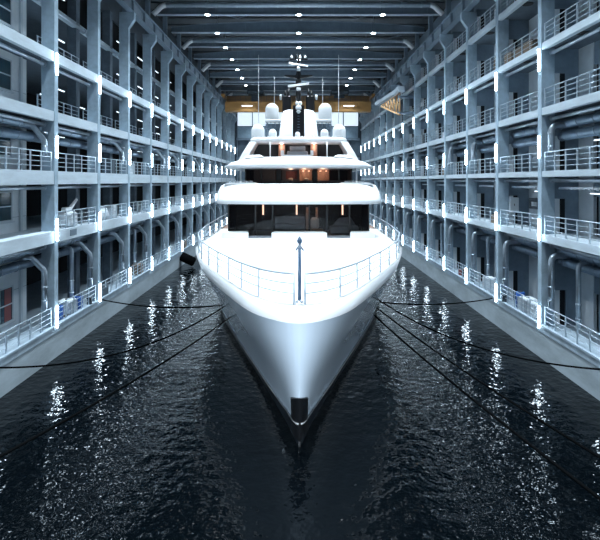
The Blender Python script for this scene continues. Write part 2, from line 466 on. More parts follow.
# cable trays under the second gallery, right
mb = MB(); L2 = RL - .6
mb.box(-.02, .02, -L2 / 2, L2 / 2, -.05, .05); mb.box(.33, .37, -L2 / 2, L2 / 2, -.05, .05)
k = -L2 / 2 + .15
while k < L2 / 2: mb.box(0, .35, k, k + .2, -.1, .0); k += .42
tray = mb.mesh('cable_tray', 'galv')
for i in range(-1, 8):
    tag(link('cable_tray', tray, None, (15.5, YI(i) + D / 2, 10.3)), f'ladder cable tray over the right first gallery, {ORD[i+1]} bay from the viewer', 'cable tray', 'cable trays over the right first gallery')
vm = MB().lathe([(.33, -.05), (.36, 0)], 0, 0, 18).mesh('ceiling_vent', 'dark')
for i in range(-1, 8):
    for key in ('B', 'A'):
        tag(link('ceiling_vent', vm, None, (15.35, YI(i) + 3.1, LEV[1][key][1] - .32)), f'dark round opening in the underside of the right {GN[key]}, {ORD[i+1]} bay from the viewer', 'vent', f'round openings under the right {GN[key]}')
# short strip lights
slm = MB().box(-.03, .03, -.9, .9, -.03, .03).mesh('diffuser', 'strip'); slb = MB().box(-.06, .06, -.95, .95, .03, .08).mesh('housing', 'steel')
def strip(x, y, z, lab, grp):
    o = tag(link('strip_light', None, None, (x, y, z)), lab, 'ceiling light', grp); link('diffuser', slm, o); link('housing', slb, o)
for i in range(-1, 6):
    strip(16.3, YI(i) + 3.2, 10.0, f'small strip light over the right first gallery, {ORD[i+1]} bay from the viewer', 'strip lights over the right first gallery')
    strip(16.4, YI(i) + 3.0, 12.95 , f'small strip light below the right second gallery pipes, {ORD[i+1]} bay from the viewer', 'strip lights over the right second gallery')
for i in range(0, 9):
    for key, z in (('Dd', 14.3), ('Cc', 17.9), ('B', 21.7), ('A', 25)):
        for (x, dy) in ((-18.2, 1.2), (-20.6, 4.0)):
            strip(x, YI(i) + dy, z - .25, f'faint strip light deep inside the left {GN[key]}, {"inner" if x < -19 else "outer"} row, {ORD[i]} bay', f'faint strip lights inside the left {GN[key]}')

# ------------------------------------------------------------------ left office block with windows (nearest bay)
OX = -16.8
mb = MB().box(-22.85, OX, YF - 8, 30.75, 1.85, 25.4)
ow = struct('wall_office', mb, 'panel')
for z in (4.7, 9.0, 12.9, 16.5, 20.1, 23.8):
    part('panel_joint', MB().box(OX, OX + .012, YF - 8, 30.7, z - .45, z - .43), 'steel', ow)
part('corner_post', MB().box(OX - .05, OX + .14, 29.9, 30.1, 1.85, 25.4), 'winframe', ow)
kw = 0
for (z0, z1, y0, y1, red) in ((2.5, 4.6, 26.6, 29.25, True), (8.35, 10.1, 26.0, 29.15, False), (12.1, 13.9, 26.0, 29.1, False), (15.9, 17.75, 26.0, 29.1, False), (19.7, 21.5, 26.0, 29.1, False)):
    kw += 1
    mb = MB(); t = .09
    mb.box(OX, OX + .06, y0, y1, z0, z0 + t); mb.box(OX, OX + .06, y0, y1, z1 - t, z1)
    mb.box(OX, OX + .06, y0, y0 + t, z0, z1); mb.box(OX, OX + .06, y1 - t, y1, z0, z1)
    mb.box(OX, OX + .05, y0, y1, z0 + (z1 - z0) * .48, z0 + (z1 - z0) * .48 + .07)
    mb.box(OX, OX + .05, (y0 + y1) / 2 - .03, (y0 + y1) / 2 + .03, z0, z1)
    mb.box(OX, OX + .14, y0 - .1, y1 + .1, z0 - .08, z0)
    o = struct(f'window_{kw}', mb, 'winframe')
    part('pane', MB().box(OX + .005, OX + .02, y0 + t, y1 - t, z0 + t, z1 - t), 'winglass', o)
    if red:
        part('board', MB().box(OX + .02, OX + .035, y1 - .85, y1 - .2, z0 + .12, z1 - .12), 'red', o, 'red board behind the window')

# ------------------------------------------------------------------ crane rails along both walls
for sd in (-1, 1):
    mb = MB(); cx = sd * (W - .2)
    mb.box(cx - .28, cx + .28, YF - 8, YB - .5, 25.3, 25.4); mb.box(cx - .28, cx + .28, YF - 8, YB - .5, 26.35, 26.45)
    mb.box(cx - .06, cx + .06, YF - 8, YB - .5, 25.4, 26.35)
    y = YI(-2)
    while y < YB - 1: mb.box(cx - .25, cx + .25, y - .04, y + .04, 25.4, 26.35); y += D / 2
    t = tag(link('crane_girder', mb.mesh('crane_girder', 'steel')), f'long steel crane runway girder on the corbels of the {SIDE[sd]} wall', 'girder', 'crane runway girders')
    part('rail', MB().box(cx - .05, cx + .05, YF - 8, YB - .5, 26.45, 26.55), 'galv', t)

# ------------------------------------------------------------------ roof girders, ducts, lamps
def girder_meshes():
    z0 = 28.75
    fl = MB(); fl.box(-15.4, 15.4, -.2, .2, z0, z0 + .1)
    N = 24; top = [(-15.4 + 30.8 * k / N, z0 + .62 + .75 * math.sin(PI * k / N) ** .8) for k in range(N + 1)]
    poly = [(-15.4, z0 + .1)] + top + [(15.4, z0 + .1)]
    wb = MB().prism(poly, 'y', -.04, .04)
    wb.add([], [])
    for k in range(1, N, 2):
        x, zt = top[k]; wb.box(x - .03, x + .03, -.16, .16, z0 + .1, zt)
    tf = MB()
    for k in range(N):
        (xa, za), (xb, zb) = top[k], top[k + 1]
        tf.add([(xa, -.2, za), (xb, -.2, zb), (xb, .2, zb), (xa, .2, za), (xa, -.2, za + .07), (xb, -.2, zb + .07), (xb, .2, zb + .07), (xa, .2, za + .07)],
               [(0, 3, 2, 1), (4, 5, 6, 7), (0, 1, 5, 4), (1, 2, 6, 5), (2, 3, 7, 6), (3, 0, 4, 7)])
    return fl.mesh('bottom_flange', 'duct'), wb.mesh('web', 'steel'), tf.mesh('top_flange', 'steel')
gf, gw, gt = girder_meshes()
gys = [54.1 + 6.5 * k for k in range(-7, 10)]
for k, y in enumerate(gys):
    g = tag(link('roof_girder', None, None, (0, y, 0)), f'arched steel roof girder spanning the hall, {ORD[k]} from the viewer', 'roof girder', 'roof girders')
    link('bottom_flange', gf, g); link('web', gw, g); link('top_flange', gt, g)
brm = MB()
for x0, x1 in ((-14, -7.3), (-7.3, 0), (0, 7.3), (7.3, 14)):
    ya, yb2 = (0, D) if x0 in (-14, 0) else (D, 0)
    brm.tube([(x0, ya + (.25 if ya == 0 else -.25), 29.7), (x1, yb2 + (.25 if yb2 == 0 else -.25), 29.7)], .06, 6)
brm = brm.mesh('roof_bracing', 'steel')
for k, y in enumerate(gys[:-1]):
    if k % 2: tag(link('roof_bracing', brm, None, (0, y, .75)), f'diagonal roof bracing behind the {ORD[k]} roof girder', 'bracing', 'roof bracing')
dm = MB().tube([(-13.5, 0, 28.75), (13.5, 0, 28.75)], .27, 14)
for k in range(-6, 7): dm.tube([(k * 2.1, 0, 28.75), (k * 2.1 + .08, 0, 28.75)], .3, 14)
dm = dm.mesh('roof_duct', 'duct')
def flex(s):
    mb = MB(); pts = elbow((s * 13.4, 0, 28.75), (s * 13.9, 0, 28.75), (s * 14.3, -.1, 28.2), 8) + [Vector((s * 14.75, -.2, 27.7))]
    mb.tube(pts, .26, 12)
    for p in pts[2::2]: pass
    return mb.mesh('flexible_end', 'white_duct')
fx = {s: flex(s) for s in (-1, 1)}
for k in range(-2, 5):
    y = 50.9 + 13 * k
    d = tag(link('roof_duct', dm, None, (0, y, 0)), f'round pale air duct across the roof with white bent ends, {ORD[k+2]} from the viewer', 'air duct', 'roof air ducts')
    link('flexible_end', fx[-1], d); link('flexible_end', fx[1], d)
lens = MB().lathe([(.24, -.03), (.26, 0)], 0, 0, 14).mesh('lens', 'bay')
hous = MB().lathe([(.36, 0), (.30, .18), (.12, .32), (.03, .4), (.03, 2.25)], 0, 0, 14).mesh('housing', 'steel')
LAMPP = 640
ld = bpy.data.lights.new('high_bay_light', 'AREA'); ld.shape = 'DISK'; ld.size = .5; ld.energy = LAMPP; ld.color = (.78, .91, 1.0); ld.spread = math.radians(92)
for k, y in enumerate([52.8 + 6.5 * j for j in range(-7, 10)]):
    for c, (x, cn) in enumerate(((-9.6, 'left'), (0.1, 'middle'), (9.0, 'right'))):
        if y > 90 and abs(y - 98.3) < 3: pass
        o = tag(link('high_bay_lamp', None, None, (x, y, 28.35)), f'round white high bay lamp under the roof, {cn} row, {ORD[k]} from the viewer', 'ceiling lamp', f'high bay lamps of the {cn} row')
        link('lens', lens, o); link('housing', hous, o)
        if True:
            link('light_source', ld, o, (0, 0, -.06))

# ------------------------------------------------------------------ bridge crane at the far end
cr = tag(link('bridge_crane', None, None, (0, 95, 0)), 'ochre overhead bridge crane spanning the far end of the hall', 'crane')
mb = MB().box(-13.95, 13.95, 0, 1.6, 24.0, 25.9); mb.box(-13.95, 13.95, -.1, 1.7, 25.75, 25.9)
part('lower_girder', mb, 'yellow_steel', cr)
mb = MB().box(-13.95, 13.95, 2.4, 4.0, 25.9, 27.4)
part('upper_girder', mb, 'yellow_steel', cr)
mb = MB()
for k in range(0, 29): mb.box(-14 + k, -13.96 + k, -.1, -.05, 25.9, 26.9)
for z in (26.2, 26.55, 26.9): mb.box(-14, 14, -.1, -.06, z - .03, z + .03)
part('walkway_rail', mb, 'steel_dark', cr)
part('trolley', MB().box(-9.8, -6.6, .6, 3.4, 27.4, 28.2, bev=.1).box(-9, -7.6, 1, 2, 26.0, 27.4), 'steel_dark', cr)
part('hoist', MB().box(6.4, 9.8, .6, 3.4, 27.4, 28.2, bev=.1).tube([(7, 1.2, 27.2), (9, 1.2, 27.2)], .4, 12), 'steel_dark', cr)
for s in (-1, 1):
    part('end_carriage', MB().box(s * 14.0, s * 14.6, -.8, 4.6, 26.6, 27.3, bev=.08), 'yellow_steel', cr)
    part('flood_lamp', MB().box(s * 9.7 - 1.0, s * 9.7 + 1.0, -.35, -.15, 24.95, 25.1), 'strip', cr, 'long lit lamp on the crane girder')

# ------------------------------------------------------------------ slewing jib with ochre lattice on the right wall
jb = tag(link('wall_jib', None, None, (12.9, 63, 0)), 'wall jib with pale beam over an ochre triangular lattice high on the right wall', 'crane')
part('beam', MB().prism([(-.5, 21.95), (-.5, 22.45), (18.5, 23.55), (18.5, 23.05)], 'x', -.3, .3), 'duct', jb)
part('head_box', MB().box(-.45, .5, -.8, 2.4, 21.9, 22.6, bev=.08), 'duct', jb)
lat = MB()
def bar(p, q, r=.09): lat.tube([(0, *p), (0, *q)], r, 6)
bar((0, 19.1), (0, 21.8)); bar((0, 21.8), (13.8, 22.4)); bar((0, 19.1), (13.8, 22.2), .13)
for k in range(1, 7):
    y = k * 2.0; zt = 21.8 + .6 * y / 13.8; zb = 19.1 + 3.1 * y / 13.8
    bar((y, zb), (y, zt)); bar((y - 2, zb - 3.1 * 2 / 13.8), (y, zt), .06)
part('lattice', lat, 'orange_steel', jb)
part('bracket', MB().box(-.1, 1.75, -.2, .2, 21.2, 21.5), 'steel', jb); part('bracket', MB().box(-.1, 1.75, -.2, .2, 19.2, 19.45), 'steel', jb)

# ------------------------------------------------------------------ the yacht
XC = .06
YT = tag(link('yacht', None, None, (XC, 0, 0)), 'large white motor yacht seen bow on, moored in the middle of the dock', 'yacht')
BR = [(0, .0), (.05, .22), (.15, .42), (.3, .62), (.6, .92), (1, 1.22), (1.6, 1.6), (2.3, 1.95), (5.2, 3.05), (9.6, 4.75), (14.6, 6.7), (19.7, 7.85), (25.7, 8.3), (34, 8.35), (70, 8.1), (84, 7.2)]
BW = [(0, 0), (.1, .07), (.5, .2), (1.7, .46), (3.6, 1.08), (6.6, 2.0), (11.7, 3.7), (18.7, 5.9), (26, 7.3), (34, 7.9), (70, 7.8), (84, 6.9)]
ZR = [(18, 6.15), (20.5, 5.95), (23.4, 5.75), (28, 5.6), (44, 5.6), (60, 5.75), (102, 5.8)]
STEM = [(-1.5, 20.3), (0, 20.07), (2.2, 19.5), (3.5, 18.9), (5.4, 18.25), (6.2, 18.2)]
SS = [0, .02, .05, .1, .2, .3, .45, .6, .8, 1, 1.3, 1.6, 2, 2.3, 2.9, 3.6, 4.4, 5.2, 6.6, 8, 9.6, 11.7, 14.6, 17, 19.7, 22.5, 25.7, 30, 34, 45, 58, 70, 84]
def smooth_b(tab, s):     # averaged so the sides stay fair
    h = min(1.2, s * .5)
    return (lerp_tab(tab, s - h) + 2 * lerp_tab(tab, s) + lerp_tab(tab, s + h)) / 4
def half(z, s):
    zk = 5.2
    wgt = max(0, min(1, z / zk)) ** 1.35
    return smooth_b(BW, s) * (1 - wgt) + smooth_b(BR, s) * wgt
def hullpt(z, s, side):
    ys = lerp_tab(STEM, z); return (side * half(z, s), ys + s * (102 - ys) / 84 if s > 40 else ys + s, z)
def level_row(zf, off=0.0):
    left, right = [], []
    for s in SS:
        y = 18.2 + s; z = zf(y)
        p = hullpt(z, s, 1)
        right.append((p[0] + off, p[1] - (off if s < .5 else 0), p[2])); left.append((-p[0] - off, p[1] - (off if s < .5 else 0), p[2]))
    return left[::-1] + right[1:]
def skin(rows, mi=None):
    mb = MB(); n = len(rows[0])
    vs = [p for r in rows for p in r]
    for k in range(len(rows) - 1):
        fs = [(k * n + j, k * n + j + 1, (k + 1) * n + j + 1, (k + 1) * n + j) for j in range(n - 1)]
        if k == 0: mb.add(vs, fs, (mi or [0] * 99)[k], True)
        else:
            for f in fs: mb.f.append(list(f)); mb.mi.append((mi or [0] * 99)[k]); mb.sm.append(True)
    return mb
kn = lambda y: lerp_tab(ZR, y) - .55 - .25 * min(1, max(0, (y - 18.5) / 8)) - .1
BT = lambda y: lerp_tab([(18, 1.0), (20, .75), (23.5, .45), (30, .38), (102, .38)], y)
rows = [level_row(lambda y, z=z: z) for z in (-1.5, -.5, 0)] + [level_row(BT)]
for t in (0, .03, .06, .12, .25, .4, .55, .7, .85, 1.0):
    if t: rows.append(level_row(lambda y, t=t: BT(y) + (kn(y) - BT(y)) * t))
mb = skin(rows, [1, 1, 1] + [0] * 20)
n = len(rows[0]); st = [k * n for k in range(len(rows))] ; en = [k * n + n - 1 for k in range(len(rows))]
mb.f.append(st + en[::-1]); mb.mi.append(0); mb.sm.append(False)      # transom
part('hull', mb, ['hull', 'boot'], YT)
rw = [level_row(kn), level_row(kn, .05), level_row(lambda y: lerp_tab(ZR, y), .06), level_row(lambda y: lerp_tab(ZR, y) + .005, -.15)]
bw_ = skin(rw[1:]); 
for extra in ([rw[0], rw[1]], [rw[-2], rw[-1]]):
    e_ = skin(extra); k0 = len(bw_.v); bw_.v += e_.v
    for f_ in e_.f: bw_.f.append([q_ + k0 for q_ in f_]); bw_.mi.append(0); bw_.sm.append(True)
part('bulwark', bw_, 'yacht', YT, 'white band round the top of the hull')
part('boot_stripe', skin([level_row(lambda y: BT(y) + .02, .05), level_row(lambda y: BT(y) + (.12 if y < 21.5 else .2), .07)]), 'yacht', YT, 'thin pale stripe above the waterline')
# decks: cap across the rim
rr = level_row(lambda y: lerp_tab(ZR, y) - .01); nn = len(SS)
vs = []; fs = []
L_, R_ = rr[:nn][::-1], rr[nn - 1:]
def deckmesh(k0, k1, dz, inset):
    mb = MB(); vs = []
    for k in range(k0, k1 + 1):
        a, b = L_[k], R_[k]
        for t in (0, .15, .35, .5, .65, .85, 1):
            x = (a[0] + inset) * (1 - t) + (b[0] - inset) * t
            vs.append((x, a[1] + (inset if k == 0 else 0), a[2] + dz + .12 * 4 * t * (1 - t) * min(1, b[0] / 4)))
    fs = [(r * 7 + c, r * 7 + c + 1, (r + 1) * 7 + c + 1, (r + 1) * 7 + c) for r in range(k1 - k0) for c in range(6)]
    return mb.add(vs, fs, 0, True)
kd = next(k for k, s in enumerate(SS) if s >= 34)
part('foredeck', deckmesh(0, kd, 0, 0), 'deck', YT)
part('teak_deck', deckmesh(kd, nn - 1, -.02, 0), 'teak', YT, 'reddish teak planked side deck')
# helipad ring
rg = MB(); vs = []; fs = []
for j in range(64):
    a = 2 * PI * j / 64
    for r in (4.45, 4.6): 
        x, y = r * math.cos(a), 37.3 + r * math.sin(a)
        b = half(5.6, y - 18.2)
        t = (x / b + 1) / 2
        vs.append((x, y, lerp_tab(ZR, y) - .01 + .12 * 4 * t * (1 - t) + .012))
for j in range(64): fs.append((2 * j, 2 * j + 1, (2 * j + 3) % 128, (2 * j + 2) % 128))
part('deck_ring', rg.add(vs, fs), 'mark', YT, 'faint circle marked on the foredeck')
# coaming before the saloon windows, with two steps cut in it
for a, b in ((-6.6, -4.35), (-2.35, 2.45), (4.45, 6.6)):
    mb = MB().prism([(a - .0, 43.0), (b + .0, 43.0), (b - .25 if b < 6 else b, 44.5), (a + .25 if a > -6 else a, 44.5)], 'z', 5.55, 6.22)
    part('coaming', mb, 'yacht', YT)
part('deck_step', MB().box(-4.5, -2.2, 43.9, 44.75, 5.5, 5.80, bev=.03), 'grey', YT)
part('deck_step', MB().box(2.3, 4.6, 43.9, 44.75, 5.5, 5.80, bev=.03), 'grey', YT)
for s in (-1, 1):
    part('wing_deck', MB().prism([(s * 6.5, 38.5), (s * 6.7, 43.2), (s * 2, 43.2), (s * 2, 38.5)], 'z', 5.5, 5.74), 'yacht', YT)
# stem fairing (black anchor pocket)
def s_for_x(z, x):
    lo, hi = 0, 3
    for _ in range(30):
        m = (lo + hi) / 2
        if half(z, m) < x: lo = m
        else: hi = m
    return lo
mb = MB(); xs = [-.35, -.28, -.2, -.1, 0, .1, .2, .28, .35]; zs = [.25, .8, 1.3, 1.7, 2.2]; vs = []
for z in zs:
    for x in xs: vs.append((x, lerp_tab(STEM, z) + s_for_x(z, abs(x)) - .10, z - .43 * s_for_x(z, abs(x)) * (z > 2)))
fs = [(r * 9 + c, r * 9 + c + 1, (r + 1) * 9 + c + 1, (r + 1) * 9 + c) for r in range(4) for c in range(8)]
mb.add(vs, fs, 0, True)
vb = [(x, y + .12, z) for x, y, z in vs]; 
k0 = 0; mb.add([vs[36 + c] for c in range(9)] + [vb[36 + c] for c in range(9)], [(c, c + 1, c + 10, c + 9) for c in range(8)])
mb.add([vs[r * 9] for r in range(5)] + [vb[r * 9] for r in range(5)], [(c, c + 1, c + 6, c + 5) for c in range(4)])
mb.add([vs[r * 9 + 8] for r in range(5)] + [vb[r * 9 + 8] for r in range(5)], [(c, c + 1, c + 6, c + 5) for c in range(4)])
part('anchor_pocket', mb, 'black', YT, 'black rectangular plate wrapped round the stem')
part('stem_bar', MB().tube([(0, 19.9, .75), (0, 20.0, .3), (0, 20.05, -.1)], [.02, .045, .06], 8), 'stainless', YT, 'shiny metal strip on the stem at the waterline')

# bow railing
def rim_at(d):   # point on the rim after arc length d from the bow (right side)
    pts = R_; acc = 0
    for a, b in zip(pts, pts[1:]):
        l = (Vector(b) - Vector(a)).length
        if acc + l >= d:
            t = (d - acc) / l; return Vector(a).lerp(Vector(b), t)
        acc += l
    return Vector(pts[-1])
ar = [.25, .5] + [1, 1.6] + [2.4 + 1.0 * k for k in range(80)]
RH = 1.15
for s in (-1, 1):
    nm = 'port' if s > 0 else 'starboard'
    pts = [rim_at(d) for d in ar]; pts = [Vector((s * max(.2, p.x - .12), p.y + .12, p.z)) for p in pts]
    hh = lambda p: RH + .12 * min(1, max(0, (p.y - 40) / 20))
    r0 = part('bow_railing', MB().tube([(p.x, p.y, p.z + hh(p)) for p in pts], .05, 8), 'railpaint', YT)
    for f in (.36, .68):
        part('wire_rail', MB().tube([(p.x, p.y, p.z + hh(p) * f) for p in pts], .03, 6), 'rail', r0)
    d = .25; k = 0
    while d < 62:
        p = rim_at(d); p = Vector((s * max(.2, p.x - .12), p.y + .12, p.z))
        part('post', MB().tube([(p.x, p.y, p.z - .03), (p.x, p.y, p.z + hh(p))], .045 if k else .05, 8), 'railpaint', r0)
        d += 2.6; k += 1
# jackstaff
js = part('jackstaff', MB().tube([(0, 18.75, 6.1), (0, 18.8, 8.35)], [.075, .055], 10), 'navy', YT, 'dark blue staff standing at the bow')
part('finial', MB().lathe([(.03, 8.3), (.10, 8.38), (.10, 8.46), (.02, 8.6)], 0, 18.8, 10), 'navy', js)
part('bracket', MB().prism([(-.16, 8.12), (0, 8.34), (.16, 8.12), (.16, 8.02), (0, 8.2), (-.16, 8.02)], 'y', 18.72, 18.86), 'navy', js)
part('foot', MB().lathe([(.16, 6.1), (.14, 6.16), (.08, 6.22)], 0, 18.75, 12), 'stainless', js)

# rounded outline (front towards the viewer, aft end square)
def outline(hw, yf, ya, z, rad=2.2, bow=.8, zdrop=0.0):
    pts = []
    N = 7
    pts.append((-hw, ya, z - zdrop))
    for k in range(N + 1):
        a = PI / 2 * k / N; pts.append((-hw + rad * (1 - math.cos(a)), yf + bow + rad - rad * math.sin(a), z - zdrop * (1 - math.sin(a)) ))
    for k in range(1, 8):
        x = -hw + rad + (2 * hw - 2 * rad) * k / 8
        pts.append((x, yf + bow * (x / (hw - rad)) ** 2, z))
    for k in range(N, -1, -1):
        a = PI / 2 * k / N; pts.append((hw - rad * (1 - math.cos(a)), yf + bow + rad - rad * math.sin(a), z - zdrop * (1 - math.sin(a))))
    pts.append((hw, ya, z - zdrop))
    return pts
# bridge deck band (first white brow)
mb = MB().loft([outline(7.3, 43.3, 96, 8.66, 1.2, .5), outline(7.45, 43.0, 96, 8.72, 1.3, .5), outline(7.45, 43.15, 96, 9.1, 1.4, .5), outline(7.35, 43.4, 96, 9.75, 1.5, .5), outline(7.15, 43.8, 96, 10.25, 1.6, .5), outline(6.9, 44.1, 96, 10.42, 1.7, .5), outline(6.0, 45.0, 96, 10.46, 1.7, .5)])
part('bridge_deck_brow', mb, 'yacht', YT)
for s in (-1, 1):
    mb = MB().prism([(s * 3.5, 10.38), (s * 4.0, 10.56), (s * 6.3, 10.56), (s * 6.75, 10.38)], 'y', 44.5, 46.4)
    part('brow_shoulder', mb, 'yacht', YT)
# upper brow
mb = MB().loft([outline(6.6, 46, 90, 11.9, 2.0, .6, .05), outline(7.15, 45.3, 90, 12.02, 2.2, .7, .12), outline(7.25, 45.2, 90, 12.2, 2.3, .7, .2), outline(6.7, 45.7, 90, 12.6, 2.4, .8, .2), outline(5.5, 46.4, 90, 12.95, 2.4, .8, .1), outline(4.7, 47.4, 90, 13.05, 2.4, .8)])
part('wheelhouse_brow', mb, 'yacht', YT)
for s in (-1, 1):
    part('brow_shoulder', MB().loft([[(s * 3.3, 46.9, 13.0), (s * 5.2, 47.4, 12.9), (s * 5.3, 60, 12.9), (s * 3.2, 60, 13.0)], [(s * 3.7, 47.3, 13.2), (s * 4.9, 47.6, 13.18), (s * 4.9, 60, 13.18), (s * 3.6, 60, 13.2)]], smooth=False), 'yacht', YT)
# hardtop
mb = MB().loft([outline(4.7, 50.0, 72, 14.55, 1.4, .3), outline(4.95, 49.7, 72, 14.7, 1.5, .3), outline(5.0, 49.7, 72, 15.0, 1.5, .3), outline(4.8, 50.0, 72, 15.15, 1.5, .3)])
part('hardtop', mb, 'yacht', YT)
for s in (-1, 1):
    part('raking_strut', MB().loft([[(s * 5.95, 49.2, 12.75), (s * 4.95, 49.2, 12.95), (s * 4.95, 53, 12.95), (s * 5.95, 53, 12.75)], [(s * 5.6, 49.3, 13.45), (s * 4.85, 49.4, 13.5), (s * 4.85, 53, 13.5), (s * 5.6, 53, 13.45)], [(s * 4.9, 49.8, 14.65), (s * 4.2, 49.8, 14.65), (s * 4.2, 53, 14.65), (s * 4.9, 53, 14.65)]], smooth=False), 'yacht', YT)
    part('thin_pole', MB().tube([(s * 2.85, 49.8, 13.05), (s * 2.85, 49.8, 14.6)], .06, 8), 'yacht', YT)

# saloons: room shell, furniture, glass
def room(hw, yf, ya, z0, z1, wall='darkwood'):
    mb = MB(); mb.box(-hw, hw, ya, ya + .1, z0, z1); mb.box(-hw, hw, yf + .1, ya, z0 - .02, z0 + .04); mb.box(-hw, hw, yf + .1, ya, z1 - .04, z1 + .02)
    mb.box(-hw - .05, -hw, yf + .1, ya, z0, z1); mb.box(hw, hw + .05, yf + .1, ya, z0, z1)
    return mb
s1 = part('main_saloon', room(6.3, 45, 50, 5.65, 8.7), 'darkwood', YT)
part('house_side', MB().box(-6.38, 6.38, 50.1, 90, 5.6, 8.7), 'yacht', YT)
mb = MB()
for x in (-6.33, -3.9, -2.35, .95, 2.55, 4.6, 6.33): mb.box(x - .06, x + .06, 44.85, 45.05, 5.65, 8.7)
mb.box(-6.38, 6.38, 44.85, 45.05, 5.62, 5.74); mb.box(-6.38, 6.38, 44.85, 45.05, 8.56, 8.7)
part('window_frame', mb, 'glass_frame', s1)
part('window_pane', MB().box(-6.3, 6.3, 44.92, 44.96, 5.72, 8.58), 'glass', s1)
for x in (-3.32, -.18, 4.1):
    part('sconce', MB().box(x - .07, x + .07, 46.4, 46.5, 7.55, 8.5), 'warm', s1, 'warm glowing wall lamp')
part('sofa', MB().box(-2.3, .6, 46.2, 47.2, 5.7, 6.7, bev=.12).box(-2.3, .6, 47.0, 47.4, 6.5, 7.35, bev=.1), 'grey', s1)
part('cabinet', MB().box(.7, 1.0, 46.6, 47.4, 5.7, 8.2).box(1.6, 1.8, 46.6, 47.4, 5.7, 8.2), 'warmwood', s1)
part('armchair', MB().box(.9, 2.3, 45.6, 46.6, 5.7, 6.25, bev=.1).box(1.1, 1.9, 46.3, 46.7, 6.2, 7.3, bev=.2), 'cream', s1)
part('sofa', MB().box(2.9, 5.6, 46.2, 47.2, 5.7, 6.5, bev=.12).prism([(3.2, 6.5), (3.8, 7.2), (4.9, 7.3), (5.4, 6.5)], 'y', 46.9, 47.2), 'grey', s1)
pl = bpy.data.lights.new('cabin_light', 'POINT'); pl.energy = 16; pl.color = (1, .6, .4); pl.shadow_soft_size = .2
link('cabin_light', pl, s1, (1.35, 46.2, 8.0))
s2 = part('bridge', room(5.1, 48, 52, 10.3, 12.0), 'darkwood', YT)
part('house_side', MB().box(-5.15, 5.15, 52.1, 86, 10.3, 12.0), 'yacht', YT)
mb = MB().box(-5.12, 5.12, 47.9, 48.08, 10.28, 10.36).box(-5.12, 5.12, 47.9, 48.08, 11.92, 12.0)
for x in (-5.12, -3.6, -2.1, -1.75, 1.45, 1.75, 3.9, 5.12): mb.box(x - .06, x + .06, 47.9, 48.08, 10.3, 12.0)
mb.box(-2.1, -1.75, 47.9, 48.08, 10.3, 12); mb.box(1.45, 1.75, 47.9, 48.08, 10.3, 12)
part('window_frame', mb, 'glass_frame', s2)
part('window_pane', MB().box(-5.1, 5.1, 47.95, 48.0, 10.35, 12), 'glass', s2)
part('back_panel', MB().box(-1.7, 1.4, 51.7, 51.95, 10.4, 11.95), 'grey', s2)
part('picture', MB().box(-1.3, -.2, 51.3, 51.5, 10.9, 11.7), 'red', s2, 'dull red picture in a white surround')
for x0, x1 in ((.1, 1.35), (1.8, 3.1)):
    part('wall_panel', MB().box(x0, x1, 50.2, 50.4, 10.35, 11.95), 'warmwood', s2)
    for k in (.3, .75):
        x = x0 + (x1 - x0) * k
        part('spot', MB().lathe([(.09, 11.66), (.1, 11.74)], x, 50.0, 10), 'warm', s2, 'small warm spotlight')
part('chair', MB().box(-1.05, -.55, 49.2, 49.6, 10.4, 11.0, bev=.1), 'cream', s2)
part('chair', MB().box(.55, 1.0, 49.2, 49.6, 10.4, 11.0, bev=.1), 'cream', s2)
part('grille', MB().box(-4.6, -2.4, 51.0, 51.1, 10.4, 11.9).box(-4.5, -2.5, 50.9, 51.0, 10.7, 10.75).box(-4.5, -2.5, 50.9, 51, 11.2, 11.25).box(-4.5, -2.5, 50.9, 51, 11.6, 11.65), 'grey', s2)
part('console', MB().box(-5.0, 5.0, 48.3, 48.9, 10.3, 10.75), 'grey', s2)
pl2 = pl.copy(); pl2.energy = 26
link('cabin_light', pl2, s2, (2.4, 49.4, 11.6)); link('cabin_light', pl2, s2, (.6, 49.4, 11.6)); link('cabin_light', pl2, s2, (-.8, 49.4, 11.7))
for s in (-1, 1):
    part('side_post', MB().box(s * 5.6, s * 5.75, 48.6, 48.8, 10.3, 11.95), 'yacht', YT)
    mb = MB().tube([(s * 4.2, 45.6, 10.68), (s * 6.0, 45.9, 10.68), (s * 6.6, 47.5, 10.68), (s * 6.8, 60, 10.68)], .025, 6)
    for k in range(5): mb.tube([(s * 6.75, 48.5 + 2 * k, 10.3), (s * 6.75, 48.5 + 2 * k, 10.72)], .03, 6)
    part('side_railing', mb, 'stainless', YT)
s3 = part('fly_bridge', MB().box(-4.6, 4.6, 53.5, 53.6, 13, 14.6), 'black', YT, 'dark open fly bridge under the hardtop')
part('fly_wing', MB().box(-4.7, -1.9, 52.6, 52.7, 13.0, 14.55), 'black', s3); part('fly_wing', MB().box(1.9, 4.7, 52.6, 52.7, 13.0, 14.55), 'black', s3)
for x in (-1.85, 1.5):
    part('lit_column', MB().tube([(x + .1, 51.8, 13.0), (x + .1, 51.8, 14.55)], .36, 14), 'warmwood', s3, 'pinkish lit round column')
    part('spot', MB().lathe([(.08, 14.45), (.09, 14.52)], x + .1, 51.3, 10), 'warm', s3)
part('console', MB().box(-1.2, .95, 50.6, 51.3, 13.0, 13.75, bev=.1).box(-.9, .7, 51.2, 51.4, 13.6, 14.3, bev=.05), 'grey', s3)
part('console_wing', MB().loft([[(-1.75, 50.2, 13.0), (1.4, 50.2, 13.0), (1.4, 50.5, 13.0), (-1.75, 50.5, 13.0)], [(-1.75, 50.2, 13.35), (1.4, 50.2, 13.35), (1.4, 50.5, 13.35), (-1.75, 50.5, 13.35)]], smooth=False).box(-1.8, -1.5, 50.2, 50.5, 13.3, 13.8).box(1.2, 1.5, 50.2, 50.5, 13.3, 13.8), 'yacht', s3)
pl3 = pl.copy(); pl3.energy = 30; pl3.color = (1, .66, .55)
